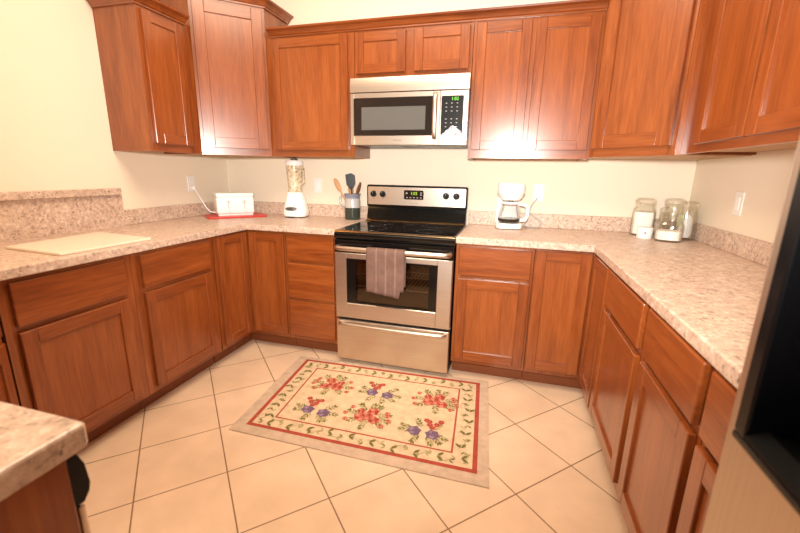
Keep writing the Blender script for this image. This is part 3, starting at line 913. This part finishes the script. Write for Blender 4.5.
# ------------------------------------------------------------------ rug
def rug():
    q = [Vector((-0.584, -0.709)), Vector((0.582, -0.667)), Vector((0.631, -1.436)), Vector((-0.528, -1.437))]   # outer edge of the red band
    def P(u, v, z):
        a = q[0] * (1 - u) + q[1] * u
        c = q[3] * (1 - u) + q[2] * u
        p = a * (1 - v) + c * v
        return (p.x, p.y, z)
    W, H = 1.165, 0.75
    b = MB()
    mats = []
    def mat(name, color):
        mats.append(terry(name, color))
        return len(mats) - 1
    BEI = mat('rug_edge', (0.64, 0.48, 0.35)); RED = mat('rug_red', (0.44, 0.085, 0.055)); CRM = mat('rug_cream', (0.76, 0.575, 0.37))
    GRN = mat('rug_green', (0.20, 0.175, 0.055)); GR2 = mat('rug_sage', (0.44, 0.37, 0.17)); SAL = mat('rug_rose', (0.56, 0.15, 0.095))
    RD2 = mat('rug_rose_dark', (0.40, 0.065, 0.05)); PUR = mat('rug_violet', (0.20, 0.125, 0.19)); PU2 = mat('rug_violet_light', (0.33, 0.23, 0.33))
    PNK = mat('rug_pink', (0.66, 0.27, 0.18))
    # base slab
    du0, du1, dv0, dv1 = -0.054, 1.043, -0.048, 1.078
    n0 = len(b.bm.faces)
    N = 10
    ring = [(du0 + (du1 - du0) * i / N, dv0) for i in range(N)] + [(du1, dv0 + (dv1 - dv0) * i / N) for i in range(N)] \
        + [(du1 - (du1 - du0) * i / N, dv1) for i in range(N)] + [(du0, dv1 - (dv1 - dv0) * i / N) for i in range(N)]
    bot = [b.bm.verts.new(P(u, v, 0.0005)) for u, v in ring]
    top = [b.bm.verts.new(P(u, v, 0.007)) for u, v in ring]
    b.bm.faces.new(top); b.bm.faces.new(bot[::-1])
    for i in range(len(ring)):
        j = (i + 1) % len(ring)
        b.bm.faces.new((bot[i], bot[j], top[j], top[i]))
    b.mi = BEI; b._mark(n0)
    lay = [0.0073]
    def quad(u0, u1, v0, v1, mi, z):
        b.mi = mi
        b.poly([P(u0, v1, z), P(u1, v1, z), P(u1, v0, z), P(u0, v0, z)])
    def frame(iu, iv, wu, wv, mi, z):
        quad(iu, 1 - iu, iv, iv + wv, mi, z); quad(iu, 1 - iu, 1 - iv - wv, 1 - iv, mi, z)
        quad(iu, iu + wu, iv + wv, 1 - iv - wv, mi, z); quad(1 - iu - wu, 1 - iu, iv + wv, 1 - iv - wv, mi, z)
    quad(0, 1, 0, 1, CRM, 0.0072)
    t = 0.022
    frame(0, 0, t / W, t / H, RED, 0.0074)
    t2 = 0.009
    frame(0.098, 0.128, t2 / W, t2 / H, RED, 0.0074)
    rnd = random.Random(11)
    zc = [0.0074]
    def leaf(cx, cy, L, wd, ang, mi):      # rug centimetre space: x right, y down (metres)
        zc[0] += 0.0000015
        b.mi = mi
        ca, sa = math.cos(ang), math.sin(ang)
        pts = []
        prof = [(0, 0), (0.25, 0.42), (0.5, 0.5), (0.75, 0.32), (1, 0), (0.75, -0.32), (0.5, -0.5), (0.25, -0.42)]
        for a, c in prof:
            x, y = cx + L * a * ca - wd * c * sa, cy + L * a * sa + wd * c * ca
            pts.append(P(x / W, y / H, zc[0]))
        b.poly(pts[::-1])
    def blob(cx, cy, r, mi, k=9, jag=0.18):
        zc[0] += 0.0000015
        b.mi = mi
        ph = rnd.random() * 6
        pts = []
        for i in range(k * 2):
            a = 2 * PI * i / (k * 2) + ph
            rr = r * (1 + (jag if i % 2 else -jag))
            pts.append(P((cx + rr * math.cos(a)) / W, (cy + rr * math.sin(a)) / H, zc[0]))
        b.poly(pts[::-1])
    def rose(cx, cy, r, c1, c2, c3):
        blob(cx, cy, r, c1, 6, 0.12)
        for k in range(5):
            a = k * 2 * PI / 5 + rnd.random()
            blob(cx + 0.5 * r * math.cos(a), cy + 0.5 * r * math.sin(a), r * 0.36, c2 if k % 2 else c3, 5, 0.12)
        blob(cx, cy, r * 0.30, c1, 5, 0.1)
    def sprig(cx, cy, ang, L, mi=None):
        n = 4
        for i in range(n):
            s = L * (i + 0.5) / n
            x, y = cx + s * math.cos(ang), cy + s * math.sin(ang)
            for sd in (-1, 1):
                leaf(x, y, L * 0.42, L * 0.16, ang + sd * 0.75 + rnd.uniform(-0.2, 0.2), mi if mi is not None else rnd.choice((GRN, GR2, GR2)))
        leaf(cx + L * 0.9 * math.cos(ang), cy + L * 0.9 * math.sin(ang), L * 0.4, L * 0.15, ang, GRN)
    def bouquet_red(cx, cy, flip=1):
        for a in (0.1, 0.7, 1.6, 2.5, 3.2, 4.2, 4.8, 5.2, 5.9):
            sprig(cx + 0.045 * math.cos(a), cy + 0.036 * math.sin(a), a + rnd.uniform(-0.2, 0.2), 0.070)
        for dx, dy, r in ((-0.016, -0.040, 0.033), (0.040, 0.020, 0.037), (-0.036, 0.028, 0.032), (0.008, 0.006, 0.034), (0.050, -0.030, 0.024)):
            rose(cx + flip * dx, cy + dy, r, SAL, PNK, RD2)
        for dx, dy in ((-0.095, -0.045), (-0.115, 0.015), (0.105, -0.055), (0.115, 0.055), (-0.085, 0.066), (0.130, 0.005), (-0.10, -0.02)):
            rose(cx + flip * dx, cy + dy, 0.015, SAL, RD2, PNK)
    def bouquet_violet(cx, cy, flip=1):
        for a in (0.2, 2.9, 3.4, 4.4, 5.5, 1.2, 2.0, 0.8):
            sprig(cx + 0.055 * math.cos(a), cy + 0.018 + 0.028 * math.sin(a), a + rnd.uniform(-0.2, 0.2), 0.064)
        for dx, dy, r in ((-0.048, 0.022, 0.035), (0.046, 0.030, 0.035)):
            rose(cx + dx, cy + dy, r, PUR, PU2, PUR)
        for dx, dy in ((-0.060, -0.050), (-0.025, -0.042), (-0.080, -0.078), (-0.005, -0.074), (-0.040, -0.022), (-0.020, -0.066)):
            rose(cx + flip * dx, cy + dy, 0.017, SAL, RD2, RD2)
    # motif centres measured on the rug
    bouquet_red(0.285, 0.262); bouquet_violet(0.595, 0.255); bouquet_red(0.925, 0.262, -1)
    bouquet_violet(0.300, 0.515); bouquet_red(0.590, 0.500, -1); bouquet_violet(0.895, 0.525, -1)
    # leafy vine between the two red lines
    mx, my = 0.064, 0.058
    def vine(x0, y0, x1, y1, n):
        for i in range(n):
            s = (i + 0.5) / n
            x, y = x0 + (x1 - x0) * s, y0 + (y1 - y0) * s
            a = math.atan2(y1 - y0, x1 - x0)
            o = 0.016 * math.sin(i * 1.3)
            x += -math.sin(a) * o; y += math.cos(a) * o
            big = (i % 4 == 1)
            for sd in (-1, 1):
                leaf(x, y, 0.040 if big else 0.026, 0.015 if big else 0.008, a + sd * (0.6 + 0.3 * rnd.random()) + PI * (i % 2), GRN if big or rnd.random() < 0.25 else GR2)
            if not big:
                leaf(x, y, 0.045, 0.003, a + 0.5 * math.cos(i * 1.3), GR2)
    vine(0.03, my, W - 0.03, my, 40); vine(W - 0.03, H - my, 0.03, H - my, 40)
    vine(mx, H - 0.08, mx, 0.08, 24); vine(W - mx, 0.08, W - mx, H - 0.08, 24)
    o = b.build('floral_rug', mats)
    tag(o, 'cream floral rug with red borders on the tile floor before the stove', 'rug')
rug()

# ------------------------------------------------------------------ things on the counters
bd = MB().prism([(-1.446, -1.753), (-1.083, -1.776), (-1.082, -1.348), (-1.495, -1.303)], HC + 0.0005, HC + 0.012, 0.003, 2).build('cutting_board', BOARDM)
tag(bd, 'large cream cutting board lying flat on the left counter', 'cutting board')

TA = R(48.3)
tb = MB().prism(rrect(-0.215, 0.215, -0.13, 0.12, 0.03, 5), 0, 0.012, 0.003, 2).build('cutting_board', REDM, None, (-1.392, -0.300, HC + 0.0005), (0, 0, TA))
tag(tb, 'red cutting board under the white toaster in the left corner', 'cutting board')
def toaster():
    t = thing('toaster', 'white four-slot toaster on the red board in the left corner', 'toaster', (-1.427, -0.272, HC + 0.013), TA)
    b = MB()
    b.box(-0.135, 0.135, -0.10, 0.10, 0.012, 0.140, 0.012, 3)
    b.build('body', WHT, t, smooth=40)
    tp = MB()
    # top made of strips so the four slots stay open
    ys = [(-0.098, -0.070), (-0.040, 0.040), (0.070, 0.098)]
    for a, c in ys:
        tp.box(-0.134, 0.134, a, c, 0.140, 0.168, 0.008, 2)
    for xa, xb in ((-0.134, -0.115), (-0.012, 0.012), (0.115, 0.134)):
        tp.box(xa, xb, -0.074, -0.036, 0.140, 0.167, 0.003)
        tp.box(xa, xb, 0.036, 0.074, 0.140, 0.167, 0.003)
    tp.build('top', WHT, t, smooth=40)
    sl = MB()
    for xa, xb in ((-0.115, -0.012), (0.012, 0.115)):
        for a in (-0.070, 0.040):
            sl.box(xa, xb, a, a + 0.030, 0.1405, 0.1425)
    sl.build('slot_liner', DGRY, t)
    br = MB()
    br.box(-0.125, 0.125, -0.090, 0.090, 0.0, 0.012)
    br.build('base', WHT2, t)
    for x in (-0.052, 0.062):
        MB().box(x - 0.006, x + 0.006, -0.1015, -0.0985, 0.045, 0.130).build('lever_track', plain('pale_grey', (0.62, 0.61, 0.60), 0.4), t)
        MB().box(x - 0.018, x + 0.018, -0.122, -0.102, 0.112, 0.124, 0.003, 2).build('lever', WHT, t)
        MB().lathe([(0, 0), (0.012, 0), (0.010, 0.012), (0, 0.012)], (0, 0, 0), 20).build('browning_knob', WHT2, t, (x + 0.01, -0.1005, 0.036), (PI / 2, 0, 0), smooth=40)
    # cord from the rear left to the wall outlet
    r = Matrix.Rotation(-TA, 3, 'Z')
    def loc(p):
        return r @ (Vector(p) - Vector((-1.427, -0.272, HC + 0.013)))
    MB().tube([loc(p) for p in ((-1.505, -0.385, 0.938), (-1.535, -0.405, 0.945), (-1.560, -0.412, 0.972), (-1.612, -0.412, 1.050), (-1.655, -0.410, 1.118))], 0.0045, 8).build('cord', WHT2, t, smooth=60)
    pl = MB(); c = loc((-1.662, -0.410, 1.122))
    pl.lathe([(0, -0.016), (0.012, -0.014), (0.013, 0.012), (0, 0.016)], c, 14)
    pl.build('plug', WHT, t, smooth=40)
toaster()

def blender_appliance():
    b = thing('blender', 'white blender with a speckled glass jar on the back counter left of the pitcher', 'blender', (-0.955, -0.135, HC), R(10))
    MB().lathe([(0, 0.008), (0.086, 0.008), (0.093, 0.02), (0.092, 0.055), (0.080, 0.105), (0.064, 0.165), (0.060, 0.192), (0, 0.192)], seg=40, sy=0.85, power=3.2).build('base', WHT, b, smooth=40)
    for x in (-0.06, 0.06):
        for y in (-0.045, 0.045):
            MB().lathe([(0, 0.001), (0.014, 0.001), (0.014, 0.009), (0, 0.009)], (x, y, 0), 12).build('foot', BLKP, b)
    MB().box(-0.050, 0.010, -0.078, -0.068, 0.001, 0.0085).build('front_foot', BLKP, b)
    pts = [(-0.012 + 0.046 * math.cos(2 * PI * i / 24), 0.070 + 0.016 * math.sin(2 * PI * i / 24)) for i in range(24)]
    MB().prism(pts, -0.086, -0.066, 0.002, 1, axis='y').build('control_plate', GRY, b, (0, 0, 0))
    MB().prism([(x * 0.62 - 0.012, 0.070 + (z - 0.070) * 0.5) for x, z in pts], -0.090, -0.084, axis='y').build('switch', DGRY, b)
    MB().lathe([(0, 0.192), (0.052, 0.192), (0.055, 0.205), (0.050, 0.215), (0.058, 0.30), (0.064, 0.396), (0.061, 0.396), (0.055, 0.30), (0.047, 0.217), (0, 0.217)], seg=32).build('jar', CUT, b, smooth=40)
    MB().lathe([(0, 0.392), (0.060, 0.392), (0.068, 0.396), (0.068, 0.420), (0.060, 0.432), (0.030, 0.434), (0, 0.434)], seg=32).build('lid', WHT, b, smooth=40)
    MB().lathe([(0, 0.434), (0.026, 0.434), (0.026, 0.444), (0.020, 0.448), (0, 0.448)], seg=24).build('lid_cap', DGRY, b, smooth=40)
    MB().tube([(0.050, -0.02, 0.385), (0.082, -0.03, 0.375), (0.084, -0.03, 0.27), (0.050, -0.02, 0.245)], 0.006, 8).build('handle', CUT, b, smooth=60)
blender_appliance()

def pitcher():
    p = thing('stoneware_pitcher', 'grey and dark green stoneware pitcher holding utensils, left of the stove', 'pitcher', (-0.492, -0.095, HC), 0)
    b = MB()
    prof = [(0, 0.001), (0.056, 0.001), (0.060, 0.010), (0.060, 0.090)]
    b.lathe(prof, seg=36)
    b.mi = 1
    b.lathe([(0.060, 0.090), (0.061, 0.094), (0.060, 0.100), (0.060, 0.140), (0.056, 0.160)], seg=36)
    b.mi = 2
    b.lathe([(0.056, 0.160), (0.058, 0.178), (0.065, 0.194), (0.060, 0.194), (0.052, 0.175), (0.054, 0.12), (0.054, 0.02), (0, 0.012)], seg=36)
    b.build('body', [STONED, STONEW, STONEB], p, smooth=50)
    MB().tube([(-0.052, -0.012, 0.178), (-0.080, -0.018, 0.184), (-0.093, -0.020, 0.160), (-0.090, -0.020, 0.125), (-0.076, -0.016, 0.105), (-0.056, -0.010, 0.100)], 0.009, 10).build('handle', STONEW, p, smooth=60)
    def tool(name, label, base, tip, mat, head):
        base, tip = Vector(base), Vector(tip)
        d = (tip - base)
        L = d.length
        o = thing(name, label, head[1], (p.location.x + base.x, p.location.y + base.y, HC + base.z))
        q = Vector((0, 0, 1)).rotation_difference(d.normalized()).to_euler()
        o.rotation_euler = q
        hl = head[2]
        MB().tube([(0, 0, 0), (0, 0, (L - hl) * 0.5), (0, 0, L - hl * 0.9)], [0.0055, 0.005, 0.0055], 10).build('handle', mat, o, smooth=60)
        if head[0] == 'spoon':
            m = MB()
            pts = []
            for i in range(9):
                t = i / 8
                pts.append((0, 0, L - hl + hl * t))
            rs = [0.006 + (head[3] - 0.006) * math.sin(PI * min(1.0, 0.08 + 0.90 * i / 8)) ** 0.8 for i in range(9)]
            m.tube(pts, rs, 14, flat=(1.0, 0.28))
            m.build('bowl', mat, o, (0, 0, 0), (0, 0, head[4]), smooth=60)
        else:
            m = MB()
            z0 = L - hl
            m.prism([(-0.010, z0), (0.010, z0), (0.034, z0 + hl * 0.35), (0.036, z0 + hl * 0.85), (0.010, z0 + hl), (-0.036, z0 + hl * 0.94), (-0.034, z0 + hl * 0.3)], -0.003, 0.003, 0.001, 1, axis='y')
            m.build('blade', mat, o, (0, 0, 0), (0, 0, head[4]))
    tool('wooden_spoon', 'light wooden spoon leaning out to the left of the pitcher', (0.020, -0.030, 0.020), (-0.135, -0.026, 0.305), SPOON, ('spoon', 'spoon', 0.10, 0.020, 0.2))
    tool('spatula', 'black slotted-blade spatula standing highest in the pitcher', (0.016, -0.004, 0.020), (-0.016, -0.008, 0.345), BLKP, ('blade', 'spatula', 0.115, 0.03, 0.3))
    tool('wooden_spoon', 'wooden spoon upright in the middle of the pitcher, behind the black spatula', (0.000, 0.034, 0.020), (-0.034, 0.036, 0.270), SPOON, ('spoon', 'spoon', 0.09, 0.022, 0.1))
    tool('wooden_spoon', 'dark brown wooden spoon at the right of the pitcher', (-0.026, 0.013, 0.020), (0.058, 0.020, 0.280), SPOOND, ('spoon', 'spoon', 0.10, 0.017, 0.9))
pitcher()

def coffee_maker():
    c = thing('coffee_maker', 'white drip coffee maker on the counter right of the stove', 'coffee maker', (0.668, -0.125, HC), R(8))
    b = MB()
    b.prism(rrect(-0.085, 0.085, -0.090, 0.090, 0.045, 6), 0.004, 0.040, 0.006, 2)
    b.build('base', WHT, c, smooth=40)
    for x in (-0.055, 0.055):
        for y in (-0.055, 0.055):
            MB().lathe([(0, 0.001), (0.010, 0.001), (0.010, 0.005), (0, 0.005)], (x, y, 0), 12).build('foot', DGRY, c)
    MB().prism(rrect(-0.082, 0.082, 0.056, 0.090, 0.012, 4), 0.038, 0.20, 0.0).build('tank', WHT, c, smooth=40)
    MB().lathe([(0, 0.040), (0.060, 0.040), (0.060, 0.044), (0, 0.044)], (0, -0.025, 0), 32).build('hot_plate', DGRY, c)
    h = MB()
    h.lathe([(0, 0.190), (0.060, 0.192), (0.072, 0.205), (0.084, 0.225), (0.088, 0.262), (0.088, 0.290), (0.080, 0.302), (0, 0.304)], (0, -0.012, 0), 40, power=2.8)
    h.build('brew_head', WHT, c, smooth=40)
    MB().lathe([(0.0885, 0.228), (0.0895, 0.230), (0.0885, 0.232)], (0, -0.012, 0), 40, power=2.8).build('seam', plain('pale_seam', (0.62, 0.60, 0.57), 0.4), c)
    MB().lathe([(0, 0.180), (0.016, 0.180), (0.016, 0.192), (0, 0.192)], (0, -0.050, 0), 20).build('drip_valve', DGRY, c)
    cf = thing('carafe', '', '', (0, -0.025, 0.045)); cf.parent = c
    for k in ('label', 'category'):
        del cf[k]
    MB().lathe([(0, 0), (0.068, 0), (0.076, 0.012), (0.078, 0.032), (0.074, 0.064), (0.064, 0.096), (0.058, 0.112), (0.060, 0.124)], seg=36).build('glass', CARGL, cf, smooth=60)
    MB().lathe([(0, 0.002), (0.066, 0.002), (0.074, 0.012), (0.0755, 0.026), (0, 0.026)], seg=36).build('coffee', COFFEE, cf, smooth=40)
    MB().lathe([(0, 0.120), (0.058, 0.120), (0.063, 0.126), (0.056, 0.136), (0, 0.138)], seg=36).build('lid', WHT, cf, smooth=40)
    MB().tube([(0.054, -0.022, 0.122), (0.088, -0.038, 0.120), (0.108, -0.046, 0.104), (0.110, -0.047, 0.050), (0.098, -0.042, 0.020), (0.066, -0.028, 0.016)], 0.010, 10, flat=(0.8, 1.2)).build('handle', WHT, cf, smooth=60)
    r = Matrix.Rotation(-R(8), 3, 'Z')
    def loc(p):
        return r @ (Vector(p) - Vector((0.668, -0.125, HC)))
    MB().tube([loc(p) for p in ((0.735, -0.052, 0.935), (0.80, -0.05, 0.912), (0.870, -0.06, 0.914), (0.890, -0.05, 0.945), (0.850, -0.035, 0.975), (0.800, -0.032, 1.01), (0.815, -0.030, 1.06), (0.850, -0.026, 1.112))], 0.0042, 8).build('cord', plain('grey_cord', (0.45, 0.43, 0.40), 0.5), c, smooth=60)
    pl = MB().lathe([(0, -0.014), (0.012, -0.012), (0.013, 0.012), (0, 0.014)], loc((0.853, -0.020, 1.122)), 14)
    pl.build('plug', WHT, c, smooth=40)
coffee_maker()

# glass jars in the right corner
def jar(label, x, y, r, h, neck, fill, power=2.0, rz=0.0, lid_h=0.035, fill_mat=None, cap=True):
    j = thing('glass_jar', label, 'jar', (x, y, HC + 0.0005), rz, 'glass jars in the right corner')
    hb = h - lid_h
    prof = [(0, 0.0), (r * 0.94, 0.0), (r, 0.008), (r, hb * 0.66), (r * 0.93, hb * 0.80), (neck, hb * 0.90), (neck + 0.001, hb - 0.012), (neck + 0.007, hb - 0.008), (neck + 0.007, hb - 0.002), (neck, hb), (neck - 0.004, hb), (neck - 0.004, hb * 0.90), (r * 0.93 - 0.005, hb * 0.79), (r - 0.005, hb * 0.65), (r - 0.005, 0.012), (0, 0.008)]
    MB().lathe(prof, seg=36, power=power).build('body', GLASS, j, smooth=50)
    MB().lathe([(0, hb - 0.004), (neck - 0.006, hb - 0.004), (neck - 0.004, hb + 0.001), (neck + 0.006, hb + 0.004), (neck + 0.009, hb + 0.013), (neck + 0.006, hb + 0.024), (neck - 0.006, hb + lid_h - 0.003), (0, hb + lid_h)], seg=36).build('lid', GLASS, j, smooth=40)
    if fill:
        MB().lathe([(0, 0.010), (r - 0.008, 0.010), (r - 0.007, 0.014), (r - 0.007, fill * 0.96), (r * 0.5, fill), (0, fill * 0.97)], seg=36, power=power).build('contents', fill_mat or FLOUR, j, smooth=50)
    return j
jar('tall glass jar filled with white powder, leftmost of the jars', 1.488, -0.105, 0.064, 0.235, 0.049, 0.150, 4.0, R(-12))
jar('squat glass jar one third full of white powder, in front of the others', 1.570, -0.318, 0.070, 0.165, 0.055, 0.062, 3.5, R(-22))
jar('empty tall glass jar at the back, against the wall behind the squat jar', 1.658, -0.080, 0.056, 0.235, 0.048, 0)
jg = jar('tall glass jar holding a clear bag and a green packet, rightmost of the jars', 1.680, -0.218, 0.056, 0.226, 0.049, 0)
bg_ = MB().lathe([(0, 0.012), (0.034, 0.014), (0.040, 0.04), (0.036, 0.09), (0.028, 0.130), (0.012, 0.150), (0, 0.152)], seg=14, sx=0.95, sy=0.8, power=2.4).build('bag', BAGM, jg, (0.003, 0, 0), (0, 0, 0.6), smooth=20)
MB().box(-0.040, -0.012, -0.024, -0.020, 0.075, 0.150, 0.0015).build('packet', GREEN, jg, (0, 0.004, 0), (0, 0, -0.25))
jar('small empty glass jar between the leftmost jar and the tall back jar', 1.590, -0.150, 0.032, 0.185, 0.024, 0)
sj = thing('white_tub', 'small white tub with a dark mark, left in front of the jars', 'tub', (1.464, -0.256, HC + 0.0005), R(-12))
MB().lathe([(0, 0), (0.038, 0), (0.041, 0.004), (0.042, 0.048), (0, 0.048)], seg=30).build('body', WHT, sj, smooth=40)
MB().lathe([(0, 0.048), (0.043, 0.048), (0.043, 0.062), (0.039, 0.066), (0, 0.066)], seg=30).build('lid', WHT2, sj, smooth=40)
MB().box(-0.004, 0.004, -0.0428, -0.040, 0.030, 0.041).build('mark', PRINTD, sj)

# ------------------------------------------------------------------ wall plates
def plate(name, label, cat, loc, rz, kind):
    o = thing(name, label, cat, loc, rz)
    MB().prism(rrect(-0.036, 0.036, -0.058, 0.058, 0.004), -0.006, -0.0003, 0.002, 1, axis='y').build('plate', WHT2, o)
    if kind == 'outlet':
        for z in (-0.020, 0.020):
            s = MB().prism(rrect(-0.016, 0.016, z - 0.014, z + 0.014, 0.006), -0.0075, -0.0055, axis='y').build('socket', WHT, o)
            for xs in (-0.00675, 0.00675):
                MB().box(xs - 0.00125, xs + 0.00125, -0.0080, -0.0073, z - 0.002, z + 0.007).build('slot', DGRY, s)
    else:
        MB().prism(rrect(-0.016, 0.016, -0.032, 0.032, 0.002), -0.009, -0.0055, 0.001, 1, axis='y').build('rocker', WHT, o)
    return o
plate('wall_outlet', 'white wall outlet on the left wall with the toaster cord plugged in', 'outlet', (XL, -0.415, 1.153), PI / 2, 'outlet')
plate('light_switch', 'white wall plate on the back wall between the blender and the pitcher', 'switch', (-0.828, 0, 1.149), 0, 'switch')
plate('wall_outlet', 'white wall outlet on the back wall with the coffee maker cord plugged in', 'outlet', (0.853, 0, 1.146), 0, 'outlet')
plate('light_switch', 'white wall plate on the right wall beyond the glass jars', 'switch', (XR, -0.575, 1.145), -PI / 2, 'switch')
